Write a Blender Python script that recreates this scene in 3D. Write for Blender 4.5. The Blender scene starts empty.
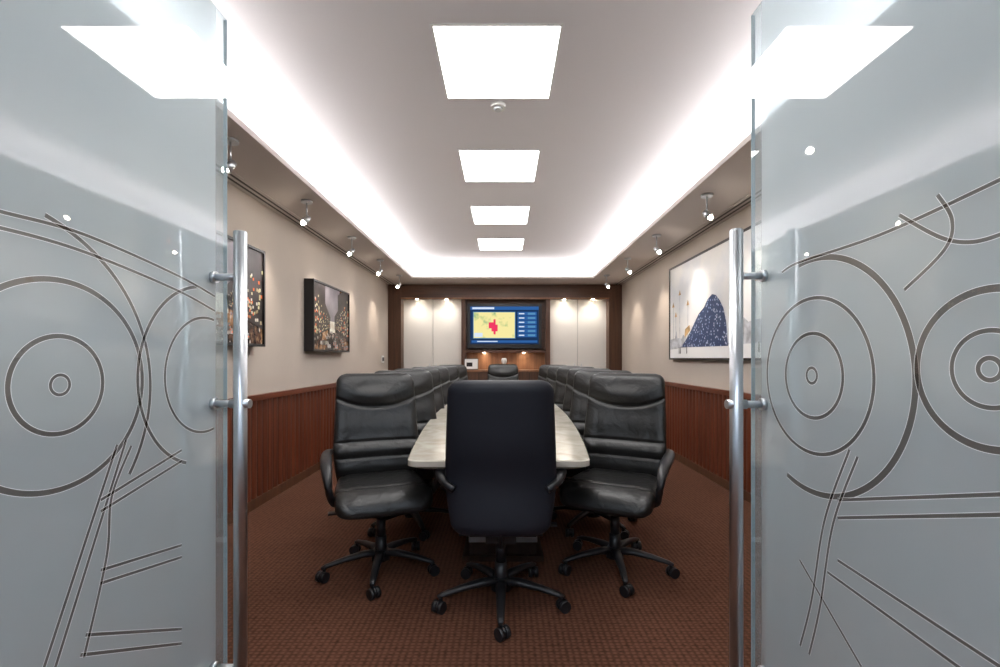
import bpy, math, random
from mathutils import Vector, Matrix
random.seed(4)
S = bpy.context.scene
COL = S.collection

# ---------------------------------------------------------------- materials
def mat(name):
    m = bpy.data.materials.new(name); m.use_nodes = True
    nt = m.node_tree; nt.nodes.clear()
    o = nt.nodes.new('ShaderNodeOutputMaterial')
    return m, nt, o
def N(nt, t, **kw):
    n = nt.nodes.new('ShaderNode' + t)
    for k, v in kw.items():
        if k in n.inputs: n.inputs[k].default_value = v
        else: setattr(n, k, v)
    return n
def pbr(name, col, rough=.5, metal=0, spec=.5, bump=None, noise=None, coat=0):
    m, nt, o = mat(name)
    b = N(nt, 'BsdfPrincipled')
    b.inputs['Base Color'].default_value = (*col, 1)
    b.inputs['Roughness'].default_value = rough
    b.inputs['Metallic'].default_value = metal
    b.inputs['Specular IOR Level'].default_value = spec
    b.inputs['Coat Weight'].default_value = coat
    nt.links.new(b.outputs[0], o.inputs[0])
    tc = N(nt, 'TexCoord')
    if noise:
        sc, amt = noise
        n = N(nt, 'TexNoise'); n.inputs['Scale'].default_value = sc; n.inputs['Detail'].default_value = 4
        nt.links.new(tc.outputs['Object'], n.inputs['Vector'])
        r = N(nt, 'ValToRGB')
        r.color_ramp.elements[0].position = .3; r.color_ramp.elements[1].position = .7
        r.color_ramp.elements[0].color = (*[c*(1-amt) for c in col], 1)
        r.color_ramp.elements[1].color = (*[min(1, c*(1+amt)) for c in col], 1)
        nt.links.new(n.outputs['Fac'], r.inputs[0]); nt.links.new(r.outputs[0], b.inputs['Base Color'])
    if bump:
        sc, st, dist = bump
        n = N(nt, 'TexNoise'); n.inputs['Scale'].default_value = sc; n.inputs['Detail'].default_value = 5
        nt.links.new(tc.outputs['Object'], n.inputs['Vector'])
        bp = N(nt, 'Bump'); bp.inputs['Strength'].default_value = st; bp.inputs['Distance'].default_value = dist
        nt.links.new(n.outputs['Fac'], bp.inputs['Height']); nt.links.new(bp.outputs[0], b.inputs['Normal'])
    return m
def wood(name, c1, c2, scale=(30, 30, 1.5), rough=.35):
    m, nt, o = mat(name)
    b = N(nt, 'BsdfPrincipled'); b.inputs['Roughness'].default_value = rough
    nt.links.new(b.outputs[0], o.inputs[0])
    tc = N(nt, 'TexCoord'); mp = N(nt, 'Mapping'); mp.inputs['Scale'].default_value = scale
    n = N(nt, 'TexNoise'); n.inputs['Scale'].default_value = 1; n.inputs['Detail'].default_value = 6
    n.inputs['Distortion'].default_value = .6
    r = N(nt, 'ValToRGB')
    r.color_ramp.elements[0].position = .3; r.color_ramp.elements[1].position = .72
    r.color_ramp.elements[0].color = (*c1, 1); r.color_ramp.elements[1].color = (*c2, 1)
    L = nt.links.new
    L(tc.outputs['Object'], mp.inputs[0]); L(mp.outputs[0], n.inputs['Vector'])
    L(n.outputs['Fac'], r.inputs[0]); L(r.outputs[0], b.inputs['Base Color'])
    return m
def emis(name, col, st):
    m, nt, o = mat(name)
    e = N(nt, 'Emission'); e.inputs[0].default_value = (*col, 1); e.inputs[1].default_value = st
    nt.links.new(e.outputs[0], o.inputs[0]); return m

M_wall = pbr('wall_paint', (.50, .44, .385), .8, noise=(3, .03), bump=(300, .05, .001))
M_ceil = pbr('ceiling_paint', (.78, .765, .795), .85, bump=(200, .03, .001))
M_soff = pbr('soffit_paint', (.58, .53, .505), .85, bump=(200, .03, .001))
M_corr = pbr('corridor_paint', (.62, .66, .70), .8, noise=(2, .04))
M_wain = wood('wainscot_wood', (.080, .019, .008), (.165, .042, .017), (14, 14, 1.2), .38)
M_rail = wood('rail_wood', (.11, .028, .012), (.18, .05, .022), (2, 2, 30), .35)
M_brown = wood('brown_wood', (.060, .026, .013), (.125, .053, .026), (25, 25, 1.2), .4)
M_brownh = wood('brown_wood_h', (.055, .024, .013), (.115, .048, .024), (1.2, 25, 25), .4)
M_tbase = wood('shade_darkened_base', (.018, .009, .006), (.04, .018, .010), (25, 25, 1.2), .4)  # wood colour darkened to stand in for the shade under the tabletop
M_niche = wood('niche_wood', (.20, .09, .04), (.33, .155, .07), (25, 25, 1.5), .4)
M_pale = pbr('pale_panel', (.90, .88, .83), .45, noise=(1.5, .02))
M_dark = pbr('dark_gap', (.012, .01, .01), .8)
M_slot = pbr('diffuser_slot', (.09, .08, .075), .8)
M_black = pbr('black_plastic', (.010, .010, .012), .38)
M_steel = pbr('brushed_steel', (.62, .65, .68), .32, metal=1, bump=(400, .05, .0005))
M_white = pbr('white_plastic', (.8, .8, .78), .4)
M_panel = emis('light_diffuser', (1, .985, .97), 15)
M_cove = emis('cove_led', (1, .972, .945), 36)
M_bulb = emis('halogen_bulb', (1, .88, .72), 120)
M_corfill = emis('corridor_fill_glow', (.78, .88, 1), 36)  # added cool fill emission, out of view, brightens the door film

# leather
def leather():
    m, nt, o = mat('black_leather')
    b = N(nt, 'BsdfPrincipled'); b.inputs['Base Color'].default_value = (.011, .011, .0105, 1)
    b.inputs['Roughness'].default_value = .36
    L = nt.links.new; L(b.outputs[0], o.inputs[0])
    tc = N(nt, 'TexCoord')
    n = N(nt, 'TexNoise'); n.inputs['Scale'].default_value = 11; n.inputs['Detail'].default_value = 3; n.inputs['Distortion'].default_value = 1.0
    v = N(nt, 'TexVoronoi'); v.inputs['Scale'].default_value = 260
    L(tc.outputs['Object'], n.inputs['Vector']); L(tc.outputs['Object'], v.inputs['Vector'])
    b1 = N(nt, 'Bump'); b1.inputs['Strength'].default_value = .45; b1.inputs['Distance'].default_value = .012
    b2 = N(nt, 'Bump'); b2.inputs['Strength'].default_value = .2; b2.inputs['Distance'].default_value = .001
    L(n.outputs['Fac'], b1.inputs['Height']); L(v.outputs['Distance'], b2.inputs['Height'])
    L(b1.outputs[0], b2.inputs['Normal']); L(b2.outputs[0], b.inputs['Normal'])
    return m
M_leather = leather()
M_shell = pbr('navy_back_cloth', (.0045, .006, .0125), .6, bump=(600, .2, .001))

def carpet():
    m, nt, o = mat('rust_carpet')
    b = N(nt, 'BsdfPrincipled'); b.inputs['Roughness'].default_value = .95; b.inputs['Specular IOR Level'].default_value = .1
    L = nt.links.new; L(b.outputs[0], o.inputs[0])
    tc = N(nt, 'TexCoord'); sp = N(nt, 'SeparateXYZ'); L(tc.outputs['Object'], sp.inputs[0])
    def sn(axis, k):
        a = N(nt, 'Math', operation='MULTIPLY'); a.inputs[1].default_value = k
        L(sp.outputs[axis], a.inputs[0])
        s = N(nt, 'Math', operation='SINE'); L(a.outputs[0], s.inputs[0])
        q = N(nt, 'Math', operation='POWER'); L(s.outputs[0], q.inputs[0]); q.inputs[1].default_value = 2
        return q
    sx, sy = sn(0, math.pi/.026), sn(1, math.pi/.020)
    mu = N(nt, 'Math', operation='MULTIPLY'); L(sx.outputs[0], mu.inputs[0]); L(sy.outputs[0], mu.inputs[1])
    n = N(nt, 'TexNoise'); n.inputs['Scale'].default_value = 45; n.inputs['Detail'].default_value = 6
    L(tc.outputs['Object'], n.inputs['Vector'])
    n2 = N(nt, 'TexNoise'); n2.inputs['Scale'].default_value = 2.0; L(tc.outputs['Object'], n2.inputs['Vector'])
    ad = N(nt, 'Math', operation='MULTIPLY_ADD'); L(n.outputs['Fac'], ad.inputs[0]); ad.inputs[1].default_value = 1.5; L(mu.outputs[0], ad.inputs[2])
    ad2 = N(nt, 'Math', operation='MULTIPLY_ADD'); L(n2.outputs['Fac'], ad2.inputs[0]); ad2.inputs[1].default_value = .3; L(ad.outputs[0], ad2.inputs[2])
    sc = N(nt, 'Math', operation='MULTIPLY'); sc.inputs[1].default_value = .6; L(ad2.outputs[0], sc.inputs[0])
    r = N(nt, 'ValToRGB'); r.color_ramp.elements[0].position = .35; r.color_ramp.elements[1].position = .95
    r.color_ramp.elements[0].color = (.052, .0225, .0135, 1); r.color_ramp.elements[1].color = (.142, .062, .038, 1)
    L(sc.outputs[0], r.inputs[0]); L(r.outputs[0], b.inputs['Base Color'])
    bp = N(nt, 'Bump'); bp.inputs['Strength'].default_value = .3; bp.inputs['Distance'].default_value = .003
    L(ad.outputs[0], bp.inputs['Height']); L(bp.outputs[0], b.inputs['Normal'])
    return m
M_carpet = carpet()

def stone():
    m, nt, o = mat('cream_table_stone')
    b = N(nt, 'BsdfPrincipled'); b.inputs['Roughness'].default_value = .12
    L = nt.links.new; L(b.outputs[0], o.inputs[0])
    tc = N(nt, 'TexCoord'); n = N(nt, 'TexNoise'); n.inputs['Scale'].default_value = 5; n.inputs['Detail'].default_value = 8; n.inputs['Distortion'].default_value = 1.5
    L(tc.outputs['Object'], n.inputs['Vector'])
    r = N(nt, 'ValToRGB'); r.color_ramp.elements[0].position = .3; r.color_ramp.elements[1].position = .7
    r.color_ramp.elements[0].color = (.43, .39, .32, 1); r.color_ramp.elements[1].color = (.63, .60, .52, 1)
    L(n.outputs['Fac'], r.inputs[0]); L(r.outputs[0], b.inputs['Base Color'])
    return m
M_stone = stone()

def frosted(name, edge):
    m, nt, o = mat(name); L = nt.links.new
    tc = N(nt, 'TexCoord'); sp = N(nt, 'SeparateXYZ'); L(tc.outputs['Object'], sp.inputs[0])
    mr = N(nt, 'MapRange'); L(sp.outputs[1], mr.inputs['Value'])
    mr.inputs['From Min'].default_value = edge-.062; mr.inputs['From Max'].default_value = edge-.058
    mr.inputs['To Min'].default_value = .60; mr.inputs['To Max'].default_value = .25
    tr = N(nt, 'BsdfTransparent'); tr.inputs[0].default_value = (.89, .96, .98, 1)
    df = N(nt, 'BsdfDiffuse'); df.inputs[0].default_value = (.77, .86, .90, 1)
    tl = N(nt, 'BsdfTranslucent'); tl.inputs[0].default_value = (.81, .88, .91, 1)
    a = N(nt, 'MixShader'); a.inputs[0].default_value = .5; L(df.outputs[0], a.inputs[1]); L(tl.outputs[0], a.inputs[2])
    c = N(nt, 'MixShader'); L(mr.outputs[0], c.inputs[0]); L(tr.outputs[0], c.inputs[1]); L(a.outputs[0], c.inputs[2])
    gl = N(nt, 'BsdfGlossy'); gl.inputs['Roughness'].default_value = .01; gl.inputs[0].default_value = (1, 1, 1, 1)
    fr = N(nt, 'Fresnel'); fr.inputs[0].default_value = 1.7
    ge = N(nt, 'NewGeometry')
    inv = N(nt, 'Math', operation='SUBTRACT'); inv.inputs[0].default_value = 1; L(ge.outputs['Backfacing'], inv.inputs[1])
    mu = N(nt, 'Math', operation='MULTIPLY'); L(fr.outputs[0], mu.inputs[0]); L(inv.outputs[0], mu.inputs[1])
    f = N(nt, 'MixShader'); L(mu.outputs[0], f.inputs[0]); L(c.outputs[0], f.inputs[1]); L(gl.outputs[0], f.inputs[2])
    L(f.outputs[0], o.inputs[0]); return m
def etch():
    m, nt, o = mat('etched_line'); L = nt.links.new
    tr = N(nt, 'BsdfTransparent'); tr.inputs[0].default_value = (.54, .49, .46, 1)
    gl = N(nt, 'BsdfGlossy'); gl.inputs['Roughness'].default_value = .02
    f = N(nt, 'MixShader'); f.inputs[0].default_value = .08; L(tr.outputs[0], f.inputs[1]); L(gl.outputs[0], f.inputs[2])
    L(f.outputs[0], o.inputs[0]); return m
M_etch = etch()
M_etch_hl = pbr('etch_highlight', (.90, .93, .94), .5)  # pale edge highlight painted along both sides of each etched line
M_gedge = pbr('glass_edge', (.42, .52, .55), .15)

# ---------------------------------------------------------------- mesh builder
class MB:
    def __init__(s): s.v = []; s.f = []; s.m = []; s.sm = []; s.mats = []
    def mi(s, m):
        if m not in s.mats: s.mats.append(m)
        return s.mats.index(m)
    def face(s, idx, m, sm=False):
        s.f.append(idx); s.m.append(s.mi(m)); s.sm.append(sm)
    def box(s, x0, x1, y0, y1, z0, z1, m, X=None):
        b = len(s.v)
        P = [(x0,y0,z0),(x1,y0,z0),(x1,y1,z0),(x0,y1,z0),(x0,y0,z1),(x1,y0,z1),(x1,y1,z1),(x0,y1,z1)]
        if X: P = [tuple(X @ Vector(p)) for p in P]
        s.v += P
        for q in ((0,3,2,1),(4,5,6,7),(0,1,5,4),(1,2,6,5),(2,3,7,6),(3,0,4,7)):
            s.face([b+i for i in q], m)
    def loft(s, rings, m, cap=True, mf=None, sm=True):
        b = len(s.v); n = len(rings[0])
        for r in rings: s.v += [tuple(p) for p in r]
        for i in range(len(rings)-1):
            for j in range(n):
                k = (j+1) % n
                mm = mf(j, n, i) if mf else m
                s.face([b+i*n+j, b+i*n+k, b+(i+1)*n+k, b+(i+1)*n+j], mm, sm)
        if cap:
            s.face([b+j for j in reversed(range(n))], m, False)
            e = b+(len(rings)-1)*n
            s.face([e+j for j in range(n)], m, False)
    def cyl(s, p0, p1, r0, m, r1=None, n=20, sm=True):
        p0 = Vector(p0); p1 = Vector(p1); r1 = r0 if r1 is None else r1
        d = (p1-p0).normalized(); a = d.orthogonal().normalized(); c = d.cross(a)
        R = [[p + (a*math.cos(t)+c*math.sin(t))*r for t in [2*math.pi*i/n for i in range(n)]] for p, r in ((p0, r0), (p1, r1))]
        s.loft(R, m, sm=sm)
    def sweep(s, path, sizes, m, up=(0, 0, 1), n=12, pw=.8):
        path = [Vector(p) for p in path]; rings = []
        for i, p in enumerate(path):
            t = (path[min(i+1, len(path)-1)] - path[max(i-1, 0)]).normalized()
            a = t.cross(Vector(up)); a = a.normalized() if a.length > 1e-4 else Vector((1, 0, 0))
            c = a.cross(t)
            sa, sc = sizes[i] if isinstance(sizes, list) else sizes
            rings.append([p + a*sa*sp(math.cos(q), pw) + c*sc*sp(math.sin(q), pw) for q in [2*math.pi*k/n for k in range(n)]])
        s.loft(rings, m)
    def sphere(s, c, r, m, n=14, sz=1):
        rings = []
        for i in range(1, n):
            t = math.pi*i/n
            rings.append([(c[0]+r*math.sin(t)*math.cos(q), c[1]+r*math.sin(t)*math.sin(q), c[2]-r*math.cos(t)*sz) for q in [2*math.pi*k/n for k in range(n)]])
        s.loft(rings, m)
    def poly(s, pts, m):
        b = len(s.v); s.v += [tuple(p) for p in pts]; s.face(list(range(b, b+len(pts))), m)
    def mesh(s, name):
        me = bpy.data.meshes.new(name); me.from_pydata(s.v, [], s.f)
        for m in s.mats: me.materials.append(m)
        for p, mi, sm in zip(me.polygons, s.m, s.sm): p.material_index = mi; p.use_smooth = sm
        me.update(); return me
    def obj(s, name, parent=None, bevel=0):
        o = bpy.data.objects.new(name, s.mesh(name)); COL.objects.link(o)
        if parent: o.parent = parent
        if bevel:
            b = o.modifiers.new('bevel', 'BEVEL'); b.width = bevel; b.segments = 2; b.limit_method = 'ANGLE'
        return o
def sp(x, p): return math.copysign(abs(x)**p, x)
def crom(P, k=6):
    P = [Vector(p) for p in P]; out = []
    for i in range(len(P)-1):
        a = P[max(i-1, 0)]; b = P[i]; c = P[i+1]; d = P[min(i+2, len(P)-1)]
        for j in range(k):
            t = j/k
            out.append(.5*((2*b)+(c-a)*t+(2*a-5*b+4*c-d)*t*t+(3*b-a-3*c+d)*t**3))
    out.append(P[-1]); return out
def B(name, *a, **k):
    mb = MB(); mb.box(*a); return mb.obj(name, **k)
def empty(name, loc=(0, 0, 0)):
    e = bpy.data.objects.new(name, None); e.location = loc; COL.objects.link(e); return e
def spot(name, loc, tgt, w, ang, col, parent=None, r=.02, blend=.6):
    l = bpy.data.lights.new(name, 'SPOT'); l.energy = w; l.spot_size = math.radians(ang); l.spot_blend = blend
    l.color = col; l.shadow_soft_size = r
    o = bpy.data.objects.new(name, l); o.location = loc
    o.rotation_euler = (Vector(tgt)-Vector(loc)).to_track_quat('-Z', 'Y').to_euler()
    COL.objects.link(o)
    if parent: o.parent = parent
    return o

# ---------------------------------------------------------------- room shell
XL, XR, YF, YB = -2.0, 2.07, .45, 8.30
ZS, ZC = 2.48, 2.74     # soffit height / tray height
B('floor', -3.2, 3.2, -3.2, 8.45, -.1, 0, M_carpet)
B('wall_left', XL-.12, XL, YF, YB, 0, 2.95, M_wall)
B('wall_right', XR, XR+.12, YF, YB, 0, 2.95, M_wall)
B('wall_back', XL-.12, XR+.12, YB, YB+.12, 0, 2.95, M_wall)
w = MB()
w.box(-3.2, -.96, .30, .45, 0, 2.95, M_wall); w.box(.86, 3.2, .30, .45, 0, 2.95, M_wall); w.box(-.96, .86, .30, .45, 2.34, 2.95, M_wall)
w.obj('wall_front')
w = MB()
w.box(-.96, -.925, .28, .47, 0, 2.34, M_steel); w.box(.825, .86, .28, .47, 0, 2.34, M_steel); w.box(-.96, .86, .28, .47, 2.30, 2.34, M_steel)
w.obj('trim_1')
# corridor behind
B('wall_corridor_back', -3.2, 3.2, -3.2, -3.1, 0, 2.95, M_corr)
B('wall_corridor_left', -3.3, -3.2, -3.2, .30, 0, 2.95, M_corr)
B('wall_corridor_right', 3.2, 3.3, -3.2, .30, 0, 2.95, M_corr)
B('ceiling_corridor', -3.2, 3.2, -3.2, .30, 2.6, 2.7, M_ceil)
for x in (-1.6, 0, 1.6):  # unseen glowing panels added as bluish fill for the glass doors
    c = MB(); c.box(x-.3, x+.3, -1.9, -1.3, 2.588, 2.599, M_corfill)
    for a in ((x-.325, x-.3, -1.925, -1.275), (x+.3, x+.325, -1.925, -1.275), (x-.3, x+.3, -1.925, -1.9), (x-.3, x+.3, -1.3, -1.275)):
        c.box(*a, 2.584, 2.599, M_white)
    c.obj('corridor_fill_panel')

# tray ceiling
B('ceiling', XL, XR, YF, YB, ZC, ZC+.1, M_ceil)
EX, EY0, EY1 = 1.45, .75, 7.36
w = MB()
th = .035
w.box(XL, -EX, YF, YB, ZS, ZS+th, M_soff); w.box(EX, XR, YF, YB, ZS, ZS+th, M_soff)
w.box(-EX, EX, YF, EY0, ZS, ZS+th, M_soff); w.box(-EX, EX, EY1, YB, ZS, ZS+th, M_soff)
w.obj('ceiling_soffit')
# upstand behind the cove strip
w = MB()
u = .24
w.box(-EX-u-.03, -EX-u, EY0-u, EY1+u, ZS+th, ZC, M_ceil); w.box(EX+u, EX+u+.03, EY0-u, EY1+u, ZS+th, ZC, M_ceil)
w.box(-EX-u, EX+u, EY1+u, EY1+u+.03, ZS+th, ZC, M_ceil); w.box(-EX-u, EX+u, EY0-u-.03, EY0-u, ZS+th, ZC, M_ceil)
w.obj('trim_2')
w = MB()
k0, k1 = .10, .15
w.box(-EX-k1, -EX-k0, EY0, EY1, ZS+th, ZS+th+.02, M_cove); w.box(EX+k0, EX+k1, EY0, EY1, ZS+th, ZS+th+.02, M_cove)
w.box(-EX, EX, EY1+k0, EY1+k1, ZS+th, ZS+th+.02, M_cove)
w.obj('cove_led_strip')
# linear slot diffusers near the walls
for side, xw in ((-1, XL), (1, XR)):
    w = MB(); s = -side
    def bx(a, b, z0, z1, m):
        p, q = sorted((xw+s*a, xw+s*b)); w.box(p, q, YF+.05, 7.95, z0, z1, m)
    bx(.03, .15, ZS-.006, ZS-.0005, M_soff)
    for a in (.05, .10): bx(a, a+.020, ZS-.008, ZS-.0055, M_slot)
    w.obj('linear_air_diffuser')
# recessed panels
for i, y in enumerate((.86, 2.12, 3.40, 4.66, 5.92)):
    w = MB(); z = ZC; cx = -.028
    w.box(cx-.295, cx+.295, y+.005, y+.595, z-.006, z-.001, M_panel)
    for a in ((cx-.305, cx-.295, y-.005, y+.605), (cx+.295, cx+.305, y-.005, y+.605), (cx-.295, cx+.295, y-.005, y+.005), (cx-.295, cx+.295, y+.595, y+.605)):
        w.box(*a, z-.008, z-.001, M_white)
    w.obj('corridor_fill_panel')
w = MB(); w.cyl((-.03, 2.80, ZC), (-.03, 2.80, ZC-.02), .045, M_white); w.cyl((-.03, 2.80, ZC-.02), (-.03, 2.80, ZC-.035), .03, M_steel, r1=.02)
w.obj('smoke_detector')

# spotlights
def spotlight(x, y, side):
    w = MB()
    w.cyl((x, y, ZS), (x, y, ZS-.015), .045, M_steel)
    w.cyl((x, y, ZS-.015), (x, y, ZS-.13), .006, M_steel)
    c = Vector((x, y, ZS-.15)); d = Vector((side*.50, -.40, -.75)).normalized()
    w.cyl(c-d*.03, c+d*.035, .018, M_steel, r1=.032)
    w.cyl(c+d*.036, c+d*.038, .030, M_steel)
    w.sphere(c+d*.045, .017, M_bulb, n=8)
    o = w.obj('ceiling_spotlight')
    xt = XL if side < 0 else XR
    spot('lamp', c+d*.07, (xt, y, 1.55), 22, 80, (1, .87, .74), parent=o, blend=1)
for y in (2.70, 3.75, 4.87, 6.0, 7.1): spotlight(-1.60, y, -1)
for y in (2.45, 3.61, 4.79, 5.9, 7.1): spotlight(1.60, y, 1)

# wainscot
for side, xw in ((-1, XL), (1, XR)):
    w = MB(); s = -side; y = YF+.01
    def bx(a, b, y0, y1, z0, z1, m):
        p, q = sorted((xw+s*a, xw+s*b)); w.box(p, q, y0, y1, z0, z1, m)
    bx(0.001, .012, YF+.01, 7.99, .0, .86, M_dark)
    while y < 7.95:
        yy = min(y+.078, 7.98)
        pts = []
        for k in range(5):
            t = k/4; pts.append((.012+.012*math.sin(math.pi*t)**.5, y+(yy-y)*t))
        rings = []
        for z in (.08, .86):
            r = [(xw+s*p, q, z) for p, q in pts]
            rings.append(r if s > 0 else r[::-1])
        w.loft(rings, M_wain, sm=False)
        y += .086
    bx(0.001, .03, YF+.01, 7.99, .0, .08, M_brown)
    bx(0.001, .045, YF+.01, 7.99, .86, .905, M_rail)
    w.obj('wainscot_panelling')

# ---------------------------------------------------------------- back wall joinery
F = 8.0
def px(x): return (x-503)*F/460
def pz(y): return 1.2-(y-358)*F/460
CAB = empty('built_in_cabinet')
w = MB()
w.box(XL, px(401), F, YB, 0, ZS-.001, M_brown); w.box(px(609), XR, F, YB, 0, ZS-.001, M_brown)
w.box(px(401), px(609), F, YB, pz(298), ZS-.001, M_brownh)
w.box(px(401), px(609), F-.012, F, pz(299.2), pz(297.6), M_niche)
for a, b in ((461, 465.5), (546, 550.5)): w.box(px(a), px(b), F+.06, YB, 0, pz(298), M_brown)
w.obj('frame', parent=CAB, bevel=.003)
def panels(xa, xb, nm):
    w = MB(); mid = (xa+xb)/2; Y = F+.22
    w.box(xa, mid-.004, Y, Y+.03, .1, pz(298), M_pale); w.box(mid+.004, xb, Y, Y+.03, .1, pz(298), M_pale)
    w.box(xa, xb, Y+.03, Y+.05, 0, pz(298), M_dark)
    for q in (mid-.06, mid+.06): w.cyl((q, Y-.03, .95), (q, Y-.03, 1.10), .006, M_steel, n=8)
    w.obj(nm, parent=CAB)
panels(px(401), px(461), 'door_pair_1'); panels(px(550.5), px(609), 'door_pair_2')
# niche
w = MB(); Y = F+.20
w.box(px(465.5), px(546), Y, Y+.04, pz(349), pz(298), M_brownh)
w.box(px(465.5), px(546), F+.05, Y+.04, pz(352.5), pz(350), M_brownh)
w.box(px(465.5), px(546), Y+.02, Y+.05, .9, pz(351), M_niche)
w.box(px(465.5), px(546), F-.01, Y+.04, .965, .995, M_niche)
w.box(px(465.5), px(546), F+.02, Y+.04, 0, .965, M_brown)
w.obj('media_niche', parent=CAB)
w = MB()
w.box(px(457), px(554), F-.42, F-.014, .97, 1.0, M_niche)
w.box(px(459), px(552), F-.40, F-.014, .06, .97, M_brown)
w.box(px(462), px(549), F-.35, F-.014, 0, .06, M_dark)
for q in (480, 504, 528): w.box(px(q)-.003, px(q)+.003, F-.404, F-.398, .08, .95, M_dark)
w.obj('credenza')
# header downlights
w = MB(); hx = [px(q) for q in (416, 446, 565, 594)]
zz = pz(298)
for q in hx:
    w.cyl((q, F+.09, zz), (q, F+.09, zz-.006), .035, M_steel); w.cyl((q, F+.09, zz-.006), (q, F+.09, zz-.012), .022, M_bulb)
o = w.obj('downlights', parent=CAB)
for q in hx: spot('lamp', (q, F+.03, zz-.03), (q, F-.2, 0), 10, 165, (1, .93, .85), parent=CAB, blend=1, r=.05)
w = MB()
for q in (484, 524):
    w.cyl((px(q), F+.13, pz(352.6)), (px(q), F+.13, pz(352.9)), .02, M_bulb)
o = w.obj('niche_downlights', parent=CAB)
for q in (484, 524): spot('lamp', (px(q), F+.11, pz(353.2)), (px(q), F+.10, 0), 3.6, 130, (1, .8, .58), parent=CAB, blend=1)

# TV
def tvmap():
    m, nt, o = mat('tv_map'); L = nt.links.new
    tc = N(nt, 'TexCoord'); n = N(nt, 'TexNoise'); n.inputs['Scale'].default_value = 5; n.inputs['Detail'].default_value = 3
    L(tc.outputs['Object'], n.inputs['Vector'])
    r = N(nt, 'ValToRGB'); E = r.color_ramp.elements
    E[0].position = .28; E[0].color = (.16, .34, .25, 1); E[1].position = .46; E[1].color = (.86, .76, .34, 1)
    e = E.new(.38); e.color = (.55, .60, .26, 1)
    L(n.outputs['Fac'], r.inputs[0])
    em = N(nt, 'Emission'); em.inputs[1].default_value = 1.1; L(r.outputs[0], em.inputs[0]); L(em.outputs[0], o.inputs[0]); return m
M_map = tvmap()
e_navy = emis('tv_navy', (.012, .035, .10), 1.0); e_blue = emis('tv_blue', (.03, .12, .36), 1.0); e_red = emis('tv_red', (.8, .04, .12), 1.1)
e_wht = emis('tv_white', (.7, .8, .95), 1.0); e_lb = emis('tv_light_blue', (.10, .28, .50), 1.0)
w = MB(); Y0 = F+.10
x0, x1, z0, z1 = px(467), px(542), pz(348), pz(303)
w.box(x0, x1, Y0, Y0+.06, z0, z1, M_black)
w.box(x0+.3, x1-.3, Y0+.06, F+.199, z0+.2, z1-.2, M_black)
def scr(a, b, c, d, m, lift):   # fractions of the screen
    X0, X1, Z0, Z1 = x0+.05, x1-.05, z0+.07, z1-.05
    y = Y0-.001-lift*.0006
    A, Bx, C, D = X0+(X1-X0)*a, X0+(X1-X0)*b, Z1-(Z1-Z0)*d, Z1-(Z1-Z0)*c
    w.poly([(A, y, C), (Bx, y, C), (Bx, y, D), (A, y, D)], m)
scr(0, 1, 0, 1, e_navy, 0); scr(0, 1, 0, .09, e_blue, 1); scr(.03, .35, .02, .07, e_wht, 2)
scr(.04, .66, .14, .85, e_lb, 1); scr(.05, .65, .155, .835, M_map, 2)
scr(.27, .34, .42, .58, e_red, 3); scr(.31, .40, .48, .66, e_red, 3); scr(.34, .37, .34, .74, e_red, 3); scr(.06, .18, .70, .81, e_wht, 3)
for i in range(6):
    zt = .14+i*.115
    scr(.69, .97, zt, zt+.10, e_blue, 1); scr(.71, .79, zt+.035, zt+.065, e_wht, 2); scr(.84, .95, zt+.025, zt+.075, e_lb, 2)
scr(.02, .98, .90, .96, e_blue, 1); scr(.1, .4, .915, .94, e_wht, 2)
w.obj('television')
# things on the credenza
w = MB()
X = Matrix.Translation((px(472), F-.20, 1.003)) @ Matrix.Rotation(math.radians(-12), 4, 'X')
w.box(-.12, .12, -.01, .01, 0, .19, M_black, X); w.box(-.11, .11, -.013, -.010, .01, .18, M_white, X); w.box(-.03, .03, .0, .08, 0.018, .028, M_black, X)
w.box(-.08, .02, -.015, -.013, .05, .12, M_dark, X)
w.obj('desktop_photo_frame')
w = MB(); cx = px(504)
prof = [(.035, 0), (.038, .006), (.008, .012), (.007, .07), (.02, .085), (.044, .12), (.048, .16), (.036, .20)]
w.loft([[(cx+r*math.cos(t), F-.20+r*math.sin(t), 1.0+z) for t in [2*math.pi*k/20 for k in range(20)]] for r, z in prof], M_white)
w.obj('glass_goblet')
# wall switch
w = MB(); w.box(XL, XL+.012, 7.55, 7.70, 1.12, 1.24, M_white); w.box(XL+.012, XL+.016, 7.58, 7.62, 1.15, 1.21, M_black); w.box(XL+.012, XL+.016, 7.64, 7.68, 1.15, 1.21, M_black)
w.obj('wall_switch_plate')

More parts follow.
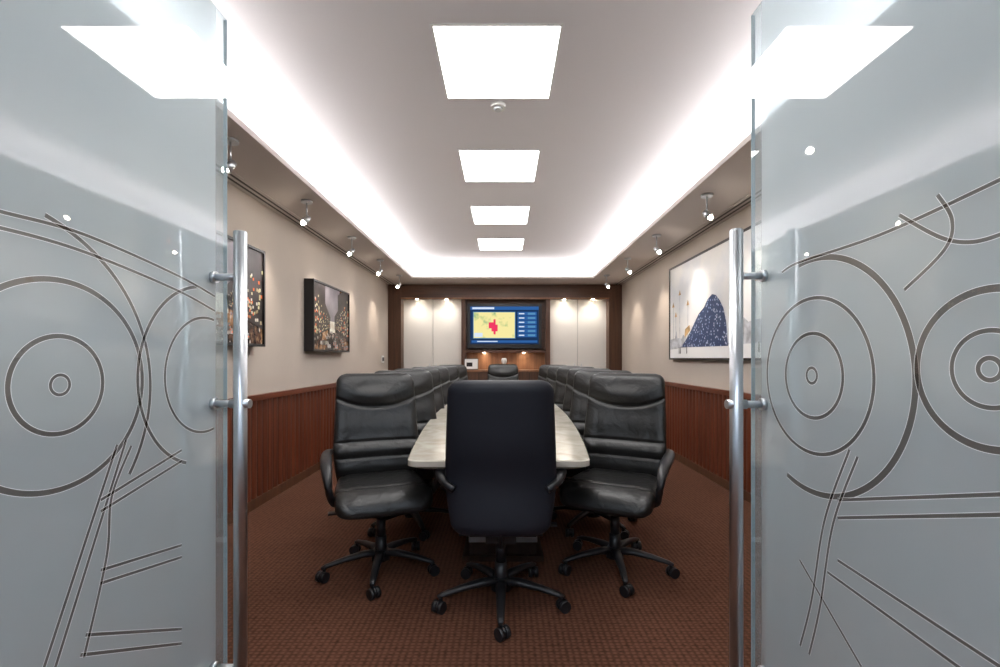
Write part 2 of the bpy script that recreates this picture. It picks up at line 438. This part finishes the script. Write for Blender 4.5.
# ---------------------------------------------------------------- artworks
def night(name, sc, seed):
    m, nt, o = mat(name); L = nt.links.new
    tc = N(nt, 'TexCoord'); mp = N(nt, 'Mapping'); mp.inputs['Scale'].default_value = (1, 1, .55); mp.inputs['Location'].default_value = (seed, seed, 0)
    L(tc.outputs['Object'], mp.inputs[0])
    n = N(nt, 'TexNoise'); n.inputs['Scale'].default_value = sc; n.inputs['Detail'].default_value = 8; n.inputs['Roughness'].default_value = .75
    v = N(nt, 'TexVoronoi'); v.inputs['Scale'].default_value = sc*5
    L(mp.outputs[0], n.inputs['Vector']); L(mp.outputs[0], v.inputs['Vector'])
    r = N(nt, 'ValToRGB'); E = r.color_ramp.elements
    E[0].position = .40; E[0].color = (.010, .009, .010, 1); E[1].position = .66; E[1].color = (.85, .78, .66, 1)
    e = E.new(.50); e.color = (.09, .045, .03, 1); e = E.new(.58); e.color = (.42, .24, .12, 1)
    L(n.outputs['Fac'], r.inputs[0])
    r2 = N(nt, 'ValToRGB'); r2.color_ramp.elements[0].position = .10; r2.color_ramp.elements[1].position = .26
    r2.color_ramp.elements[0].color = (1, .95, .85, 1); r2.color_ramp.elements[1].color = (0, 0, 0, 1)
    L(v.outputs['Distance'], r2.inputs[0])
    mx = N(nt, 'MixRGB', blend_type='ADD'); mx.inputs[0].default_value = .6; L(r.outputs[0], mx.inputs[1]); L(r2.outputs[0], mx.inputs[2])
    b = N(nt, 'BsdfPrincipled'); b.inputs['Roughness'].default_value = .25
    L(mx.outputs[0], b.inputs['Base Color']); L(b.outputs[0], o.inputs[0]); return m
M_win = pbr('lit_window_print', (.9, .66, .38), .35, noise=(20, .6)); M_facade = pbr('facade_print', (.035, .026, .026), .35, noise=(9, .6)); M_carl = pbr('traffic_light_print', (.95, .22, .06), .35)
M_glow = pbr('street_glow_print', (.95, .85, .70), .35, noise=(10, .3)); M_dusk = pbr('dusk_sky_print', (.26, .24, .27), .35, noise=(4, .4))
M_cars = pbr('car_print', (.35, .32, .30), .35, noise=(30, .8))
def frame_left(y0, y1, z0, z1, m, seed):
    w = MB(); d = .10; R = random.Random(seed)
    w.box(XL+.001, XL+d-.015, y0+.02, y1-.02, z0+.02, z1-.02, m)
    for a in ((y0, y0+.02, z0, z1), (y1-.02, y1, z0, z1), (y0+.02, y1-.02, z0, z0+.02), (y0+.02, y1-.02, z1-.02, z1)):
        w.box(XL+.001, XL+d, *a, M_black)
    W, H = y1-y0-.04, z1-z0-.04
    def q(pts, mm, k):
        xq = XL+d-.014+k*.0008
        w.poly([(xq, y0+.02+W*a, z0+.02+H*b) for a, b in pts], mm)
    def r4(a, b, c, e, mm, k): q([(a, c), (b, c), (b, e), (a, e)], mm, k)
    r4(.30, .72, .35, 1, M_dusk, 1)
    # perspective street canyon
    q([(0, .18), (.44, .34), (.44, .52), (.30, .72), (.30, 1), (0, 1)], M_facade, 2)
    q([(1, .16), (.56, .34), (.56, .55), (.66, .66), (.66, .92), (.80, 1), (1, 1)], M_facade, 2)
    q([(.42, .28), (.58, .28), (.58, .46), (.42, .46)], M_glow, 2)
    for i in range(220):
        left = R.random() < .5; t = R.random()**1.3
        a = (.42*(1-t)) if left else (.58+.41*t)
        lo = .36-.16*t; hi = .5+.45*t; c = R.uniform(lo, hi)*R.uniform(.7, 1); c = max(c, lo); s_ = .006+.018*t
        r4(a, min(1, a+s_), c, min(1, c+s_*1.6), R.choice((M_win, M_win, M_win, M_carl, M_glow)), 3)
    for i in range(26):
        c = R.random()*.28; sp_ = .5-c*1.4; a = .5+R.uniform(-sp_, sp_)*.9; s_ = .07*(1-c*2.6)+.006
        a = min(max(a, .0), 1-s_*1.3)
        r4(a, a+s_*1.2, c, c+s_*.9, M_cars, 3)
        for aa in (a, a+s_): r4(aa, aa+s_*.2, c+s_*.2, c+s_*.45, M_carl if a > .5 else M_glow, 4)
    w.obj('framed_city_photograph')
frame_left(4.62, 5.70, 1.27, 2.0, night('night_street', 4.5, 1.3), 1)
frame_left(2.55, 3.68, 1.29, 2.05, night('night_street_b', 4.0, 7.7), 2)
# right
def sparkle():
    m, nt, o = mat('blue_tree_print'); L = nt.links.new
    tc = N(nt, 'TexCoord'); v = N(nt, 'TexVoronoi'); v.inputs['Scale'].default_value = 30; L(tc.outputs['Object'], v.inputs['Vector'])
    r = N(nt, 'ValToRGB'); E = r.color_ramp.elements
    E[0].position = .18; E[0].color = (.8, .88, 1, 1); E[1].position = .38; E[1].color = (.012, .045, .14, 1)
    L(v.outputs['Distance'], r.inputs[0])
    n = N(nt, 'TexNoise'); n.inputs['Scale'].default_value = 9; L(tc.outputs['Object'], n.inputs['Vector'])
    r2 = N(nt, 'ValToRGB'); r2.color_ramp.elements[0].position = .4; r2.color_ramp.elements[1].position = .65
    r2.color_ramp.elements[0].color = (.35, .5, .75, 1); r2.color_ramp.elements[1].color = (1, .9, .95, 1)
    L(n.outputs['Fac'], r2.inputs[0])
    mx = N(nt, 'MixRGB', blend_type='MULTIPLY'); mx.inputs[0].default_value = .7; L(r.outputs[0], mx.inputs[1]); L(r2.outputs[0], mx.inputs[2])
    b = N(nt, 'BsdfPrincipled'); b.inputs['Roughness'].default_value = .3; L(mx.outputs[0], b.inputs['Base Color']); L(b.outputs[0], o.inputs[0]); return m
def sky_print():
    m, nt, o = mat('pale_sky_print'); L = nt.links.new
    tc = N(nt, 'TexCoord'); n = N(nt, 'TexNoise'); n.inputs['Scale'].default_value = 2.2; n.inputs['Detail'].default_value = 5
    L(tc.outputs['Object'], n.inputs['Vector'])
    r = N(nt, 'ValToRGB'); E = r.color_ramp.elements
    E[0].position = .35; E[0].color = (.80, .83, .87, 1); E[1].position = .55; E[1].color = (.95, .94, .92, 1)
    L(n.outputs['Fac'], r.inputs[0])
    b = N(nt, 'BsdfPrincipled'); b.inputs['Roughness'].default_value = .3; L(r.outputs[0], b.inputs['Base Color']); L(b.outputs[0], o.inputs[0]); return m
M_tree = sparkle(); M_sky = sky_print()
M_och = pbr('ochre_print', (.62, .40, .18), .4, noise=(12, .5)); M_gry = pbr('grey_print', (.52, .54, .58), .4, noise=(14, .4)); M_snow = pbr('snow_print', (.90, .91, .92), .4)
M_ink = pbr('dark_figure_print', (.05, .05, .07), .4)
w = MB(); y0, y1, z0, z1 = 3.05, 5.60, 1.18, 2.28; d = .05
w.box(XR-d+.01, XR-.001, y0+.01, y1-.01, z0+.01, z1-.01, M_sky)
for a in ((y0, y0+.02, z0, z1), (y1-.02, y1, z0, z1), (y0+.02, y1-.02, z0, z0+.02), (y0+.02, y1-.02, z1-.02, z1)):
    w.box(XR-d, XR-.001, *a, M_black)
xx = XR-d+.008
def pp(pts, m, k=0):   # (along wall from far end, up)
    w.poly([(xx-k*.0008, y1-a, z0+b) for a, b in pts], m)
pp([(.02, .02), (2.53, .02), (2.53, .16), (.02, .12)], M_snow)
pp([(.02, .12), (.5, .14), (.5, .26), (.42, .28), (.38, .24), (.25, .25), (.22, .34), (.18, .25), (.02, .24)], M_gry, 1)
tree = [(.36, .14), (1.46, .13), (1.44, .22), (1.42, .36), (1.37, .48), (1.30, .56), (1.22, .62), (1.14, .64), (1.04, .60), (.96, .53), (.84, .48), (.74, .40), (.62, .30), (.50, .22)]
pp(tree, M_tree, 2)
pp([(1.46, .14), (2.4, .14), (2.4, .36), (2.2, .44), (2.1, .34), (1.8, .32), (1.7, .38), (1.62, .28), (1.5, .26)], M_gry, 1)
for a, h in ((.12, .62), (.20, .5), (.32, .74), (.55, .6), (1.55, .62), (1.9, .64)):
    pp([(a, .24), (a+.012, .24), (a+.012, h), (a, h)], M_gry, 1.5); pp([(a-.03, h), (a+.04, h), (a+.005, h+.06)], M_och, 1.5)
for a in (.30, .34, .52, 1.6, 1.66, 1.95, 2.2):
    pp([(a, .07), (a+.022, .07), (a+.018, .15), (a+.005, .15)], M_ink, 4)
pp([(.46, .24), (.62, .32), (.60, .38), (.48, .34)], M_och, 1.8)
w.obj('framed_winter_print')

# ---------------------------------------------------------------- table
TZ = .725
TY0, TY1 = 2.13, 6.60
def hw(d): return .425+.14*(1-((d-(TY0+TY1)/2)/((TY1-TY0)/2))**2)
def outline(inset=0):
    n = 40; y0, y1 = TY0+inset, TY1-inset; pts = []; r = .05
    for k in range(7):
        t = math.pi/2*k/6; y = y0+r*(1-math.cos(t)); pts.append((hw(y)-inset-r*(1-math.sin(t)), y))
    for i in range(1, n):
        y = y0+r+(y1-y0-2*r)*i/n; pts.append((hw(y)-inset, y))
    for k in range(6, -1, -1):
        t = math.pi/2*k/6; y = y1-r*(1-math.cos(t)); pts.append((hw(y)-inset-r*(1-math.sin(t)), y))
    return [(x-.02, y) for x, y in pts] + [(-x-.02, y) for x, y in reversed(pts)]
w = MB()
O0, O1 = outline(0), outline(.006); O2 = outline(.03)
w.loft([[(x, y, TZ-.045) for x, y in O2], [(x, y, TZ-.03) for x, y in O0], [(x, y, TZ-.005) for x, y in O0], [(x, y, TZ) for x, y in O1]], M_stone, sm=False)
w.loft([[(x*.92, y*.99+.04, TZ-.055) for x, y in O2], [(x*.92, y*.99+.04, TZ-.045) for x, y in O2]], M_tbase, sm=False)
for yc in (3.05, 4.38, 5.7):
    w.box(-.20, .20, yc-.30, yc+.30, .03, TZ-.055, M_tbase)
    w.box(-.24, .24, yc-.34, yc+.34, 0, .03, M_tbase)
    w.box(-.205, .205, yc-.305, yc+.305, .10, .13, M_steel)
w.box(-.03, .03, 3.35, 5.4, .25, .55, M_tbase)
w.obj('conference_table')

# ---------------------------------------------------------------- chair
def chair_meshes():
    w = MB(); nr, na = 84, 48
    rings = []
    zb, zt = .405, 1.105
    def backy(z):
        v = (z-zb)/(zt-zb)
        return -.225 - .075*v + .03*math.exp(-((v-.32)/.2)**2) - .03*max(0, v-.75)
    for i in range(nr+1):
        v = i/nr
        z = zb+(zt-zb)*v
        hwid = .215 + .038*math.sin(min(1, v/.40)*math.pi/2) - .024*max(0, (v-.35)/.65)
        t = .040 + .010*math.exp(-((v-.25)/.2)**2)
        e = zt-z; R = .055
        if e < R:
            k = (R-e)/R; s_ = math.sqrt(max(0, 1-k*k)); hwid -= R*(1-s_); t *= max(.12, s_)
        e = z-zb
        if e < R:
            k = (R-e)/R; s_ = math.sqrt(max(0, 1-k*k)); hwid -= R*(1-s_); t *= max(.12, s_)
        ring = []
        for j in range(na):
            a = 2*math.pi*j/na
            x = hwid*sp(math.cos(a), .62); sy = sp(math.sin(a), .7)
            y = backy(z) + t*sy + .55*x*x
            if sy > 0:
                g = 0
                zs1 = .90 + 1.1*x*x
                for zs, dep in ((zs1, .022), (.61, .012), (.70, .012)):
                    g -= dep*math.exp(-((z-zs)/.007)**2)
                g += .012*math.exp(-((z-.655)/.03)**2) + .010*math.exp(-((z-.55)/.03)**2) + .010*math.exp(-((z-.80)/.06)**2)
                g += .024*math.exp(-((z-zs1-.07)/.05)**2)*math.exp(-(x/.16)**2)
                for xs in (-.165, .165):
                    if z < zs1: g -= .007*math.exp(-((x-xs)/.006)**2)
                y += g*min(1, sy*1.5)
            ring.append((x, y, z))
        rings.append(ring)
    w.loft(rings, M_leather, mf=lambda j, n, i: M_leather if (j < n/2) else M_shell)
    # seat
    rings = []; ns = 44
    for i in range(ns+1):
        v = i/ns; y = -.23+.51*v
        hwid = .215+.035*math.sin(min(1, v*1.3)*math.pi/2); t = .055; zc = .463 - .05*max(0, (v-.7)/.3)**2 + .01*max(0, .3-v)
        e = min(v, 1-v)*.52; R = .07
        if e < R:
            k = (R-e)/R; s_ = math.sqrt(max(0, 1-k*k)); hwid -= R*(1-s_); t *= max(.1, s_)
        ring = []
        for j in range(na):
            a = 2*math.pi*j/na
            x = hwid*sp(math.cos(a), .6); sz = sp(math.sin(a), .65); z = zc + t*sz
            if sz > 0:
                z += (.25*x*x) - .012*math.exp(-((y-.15)/.008)**2) - .009*(math.exp(-((abs(x)-.19)/.007)**2))
                z -= .008*math.exp(-((x)**2+(y+.02)**2)/.015)
            ring.append((x, y, z))
        rings.append(ring)
    w.loft(rings, M_leather)
    # seat pan, mechanism
    w.box(-.19, .19, -.19, .20, .395, .415, M_black); w.box(-.07, .07, -.14, .12, .34, .395, M_black)
    w.sweep(crom([(0, -.05, .37), (0, -.16, .37), (0, -.21, .42), (0, -.22, .50)]), (.045, .010), M_black, up=(1, 0, 0))
    w.cyl((.07, .02, .375), (.25, .04, .365), .006, M_black, n=8); w.box(.23, .28, .02, .06, .36, .37, M_black)
    # arms
    for s in (-1, 1):
        P = crom([(s*.205, -.245, .62), (s*.248, -.225, .645), (s*.282, -.13, .660), (s*.290, .0, .655), (s*.288, .12, .630), (s*.282, .185, .575), (s*.272, .185, .505), (s*.250, .12, .44), (s*.19, .06, .405), (s*.10, .04, .40)], 5)
        n = len(P); sz = []
        for i in range(n):
            q = i/(n-1); wd = .017+.014*math.exp(-((q-.38)/.17)**2); sz.append((wd, .017))
        w.sweep(P, sz, M_black, n=12)
    up = w.mesh('seat_and_back'); w = MB()
    # column + base
    w.cyl((0, 0, .07), (0, 0, .20), .035, M_black, r1=.03); w.cyl((0, 0, .20), (0, 0, .30), .026, M_black); w.cyl((0, 0, .30), (0, 0, .36), .015, M_steel)
    w.cyl((0, 0, .065), (0, 0, .125), .05, M_black, r1=.042)
    for k in range(5):
        a = math.radians(72*k); d = Vector((math.cos(a), math.sin(a), 0))
        P = [d*r+Vector((0, 0, z)) for r, z in ((.02, .105), (.10, .108), (.20, .096), (.29, .078), (.315, .07))]
        w.sweep(P, [(.028, .020), (.025, .018), (.020, .014), (.016, .011), (.011, .007)], M_black, n=10)
        c = d*.30
        w.cyl(c+Vector((0, 0, .045)), c+Vector((0, 0, .08)), .009, M_black, n=8)
        tdir = Vector((math.cos(a+.7), math.sin(a+.7), 0)); q = Vector((-tdir.y, tdir.x, 0))
        cc = c+tdir*.012
        for sg in (-1, 1):
            w.cyl(cc+q*(.007*sg)+Vector((0, 0, .0275)), cc+q*(.026*sg)+Vector((0, 0, .0275)), .0275, M_black, n=18)
        w.cyl(cc-q*.007+Vector((0, 0, .034)), cc+q*.007+Vector((0, 0, .034)), .024, M_black, n=14)
    return up, w.mesh('five_star_base')
CU, CB = chair_meshes()
def chair(x, y, ang, base):
    e = empty('conference_chair', (x, y, 0)); e.rotation_euler = (0, 0, math.radians(ang-90))
    o = bpy.data.objects.new('seat_and_back', CU); COL.objects.link(o); o.parent = e
    o = bpy.data.objects.new('five_star_base', CB); COL.objects.link(o); o.parent = e
    o.rotation_euler = (0, 0, math.radians(base-(ang-90)))
chair(-.01, 2.27, 90, -90)
chair(-.69, 2.60, -69, 277)
chair(.64, 2.63, -118, -94)
for i, (d, a) in enumerate(((3.42, -62), (4.14, -54), (4.86, -56), (5.58, -52), (6.25, -55))):
    for s in (-1, 1):
        aa = a+random.uniform(-5, 5); aa = aa if s < 0 else -180-aa
        bx_ = s*(hw(d)+.225); dx, dy = math.cos(math.radians(aa)), math.sin(math.radians(aa))
        chair(bx_+.25*dx, d+.25*dy+.12, aa, random.uniform(0, 72))
chair(.0, 6.88, -90, 90)

# ---------------------------------------------------------------- glass doors
def door(name, xg, side, edge, arcs, lines, sc):
    # side: -1 left leaf, +1 right leaf ; inner face looks toward the opening centre
    e = empty(name, (xg, .50, 0))
    def P(o):
        o.parent = e; o.matrix_parent_inverse = Matrix.Translation((-xg, -.50, 0)); return o
    t = .012; xi = xg; xo = xg+side*t
    a, b = sorted((xi, xo))
    w = MB(); m = frosted(name+'_frosted_glass', edge)
    w.box(a, b, .50, edge-.002, .012, 2.29, m)
    P(w.obj('glass_leaf'))
    w = MB(); w.box(a, b, edge-.0018, edge, .012, 2.29, M_gedge); P(w.obj('glass_edge'))
    w = MB(); w.box(a-.012, b+.012, .50, edge-.03, .012, .11, M_steel); w.box(a-.012, b+.012, .50, edge-.5, 2.20, 2.29, M_steel); P(w.obj('patch_rail'))
    # etched drawing
    w = MB(); cnt = [0]
    def rib(pts, wd=.0045):
        wd *= 1.55; cnt[0] += 1; xe = xi-side*(.0006+.00003*cnt[0])
        pts = [Vector((0, p[0]*sc, 1.2+(p[1]-1.2)*sc)) for p in pts]
        pts = [p for p in pts if .5 < p.y < edge-.065 and .12 < p.z < 2.2]
        n = len(pts)
        if n < 2: return
        rows = [[], [], [], []]
        for i, p in enumerate(pts):
            tt = (pts[min(i+1, n-1)]-pts[max(i-1, 0)]).normalized(); nn = Vector((0, -tt.z, tt.y))
            for r_, off in zip(rows, (-wd/2-.0012, -wd/2, wd/2, wd/2+.0012)): r_.append(p+nn*off)
        for i in range(n-1):
            if (pts[i+1]-pts[i]).length > .12: continue
            for k_, mm in ((0, M_etch_hl), (1, M_etch), (2, M_etch_hl)):
                w.poly([(xe, q.y, q.z) for q in (rows[k_+1][i], rows[k_+1][i+1], rows[k_][i+1], rows[k_][i])], mm)
    for cy, cz, r, a0, a1, wd in arcs:
        k = max(12, int(abs(a1-a0)/3))
        rib([(cy+r*math.cos(math.radians(a0+(a1-a0)*i/k)), cz+r*math.sin(math.radians(a0+(a1-a0)*i/k))) for i in range(k+1)], wd)
    for L_ in lines:
        if len(L_) == 2:
            p, q = L_; rib([(p[0]+(q[0]-p[0])*i/12, p[1]+(q[1]-p[1])*i/12) for i in range(13)])
        else:
            rib([(v.x, v.y) for v in crom([(p[0], p[1], 0) for p in L_], 10)])
    P(w.obj('etched_pattern'))
    # pull handles on both faces
    for sg, nm in ((-side, 'pull_handle_inner'), (side, 'pull_handle_outer')):
        w = MB(); xs = xi if sg == -side else xo; yh = edge-.075; xb = xs+sg*.085
        w.cyl((xb, yh, .20), (xb, yh, 1.585), .019, M_steel, n=28)
        w.cyl((xb, yh, 1.585), (xb, yh, 1.588), .017, M_steel, n=28)
        for z in (1.448, 1.06, .25):
            w.cyl((xs, yh, z), (xb, yh, z), .011, M_steel)
            w.cyl((xs, yh, z), (xs+sg*.012, yh, z), .018, M_steel)
        w.cyl((xb-.03, yh, 1.06), (xb+.03, yh, 1.06), .014, M_steel)
        P(w.obj(nm))
full = (0, 360)
door('door_1', -.89, -1, 1.485,
     [(.924, 1.146, .020, *full, .004), (.924, 1.146, .098, *full, .006), (.924, 1.146, .21, *full, .007),
      (.80, 1.13, .36, -35, 75, .006), (1.38, 1.15, .17, *full, .005), (1.38, 1.15, .26, 100, 250, .006)],
     [[(1.085, 1.006), (.914, .586)], [(1.060, 1.0), (.885, .586)], [(1.017, .886), (1.273, .945)], [(1.017, .861), (1.273, .915)],
      [(1.017, .731), (1.273, .682)], [(1.017, .702), (1.273, .649)], [(.98, .61), (1.273, .45)], [(.968, .575), (1.273, .41)],
      [(1.10, .99), (1.045, .884), (1.032, .756), (.976, .565)],
      [(.70, 1.46), (.805, 1.459), (.98, 1.462), (1.253, 1.426), (1.42, 1.39)], [(.70, 1.42), (.805, 1.43), (.98, 1.425), (1.253, 1.385), (1.42, 1.345)]], 1.0)
door('door_2', .79, 1, 1.465,
     [(1.31, 1.15, .022, *full, .005), (1.31, 1.15, .12, *full, .006), (1.31, 1.15, .22, *full, .006), (1.31, 1.15, .33, 80, 290, .009),
      (.831, 1.18, .020, *full, .005), (.831, 1.18, .070, *full, .005), (.831, 1.18, .145, *full, .008)],
     [[(1.208, .827), (.60, 1.03)], [(1.208, .78), (.60, 1.0)], [(1.208, .669), (.70, .65)], [(1.246, .62), (.80, .60)], [(1.363, .602), (1.128, .443)],
      [(1.167, .967), (1.257, .757), (1.31, .511), (1.36, .35)], [(1.14, .955), (1.225, .757), (1.275, .511), (1.32, .35)],
      [(1.45, 1.47), (1.363, 1.484), (1.074, 1.487), (.814, 1.515), (.65, 1.54)], [(1.02, 1.517), (.906, 1.432), (.814, 1.418), (.7, 1.46)],
      [(1.007, 1.349), (.916, 1.415), (.900, 1.47), (.93, 1.53)]], .898)

# ---------------------------------------------------------------- world + camera
wd = bpy.data.worlds.new('world'); S.world = wd; wd.use_nodes = True
wd.node_tree.nodes['Background'].inputs[0].default_value = (.6, .7, .8, 1); wd.node_tree.nodes['Background'].inputs[1].default_value = .05
cam = bpy.data.cameras.new('camera'); co = bpy.data.objects.new('camera', cam); COL.objects.link(co)
co.location = (0, 0, 1.2); co.rotation_euler = (math.radians(90), 0, 0)
cam.sensor_width = 36; cam.lens = 36*.46; cam.shift_x = -.003; cam.shift_y = .0245; cam.clip_start = .02
S.camera = co
S.view_settings.view_transform = 'Standard'
S.view_settings.look = 'None'
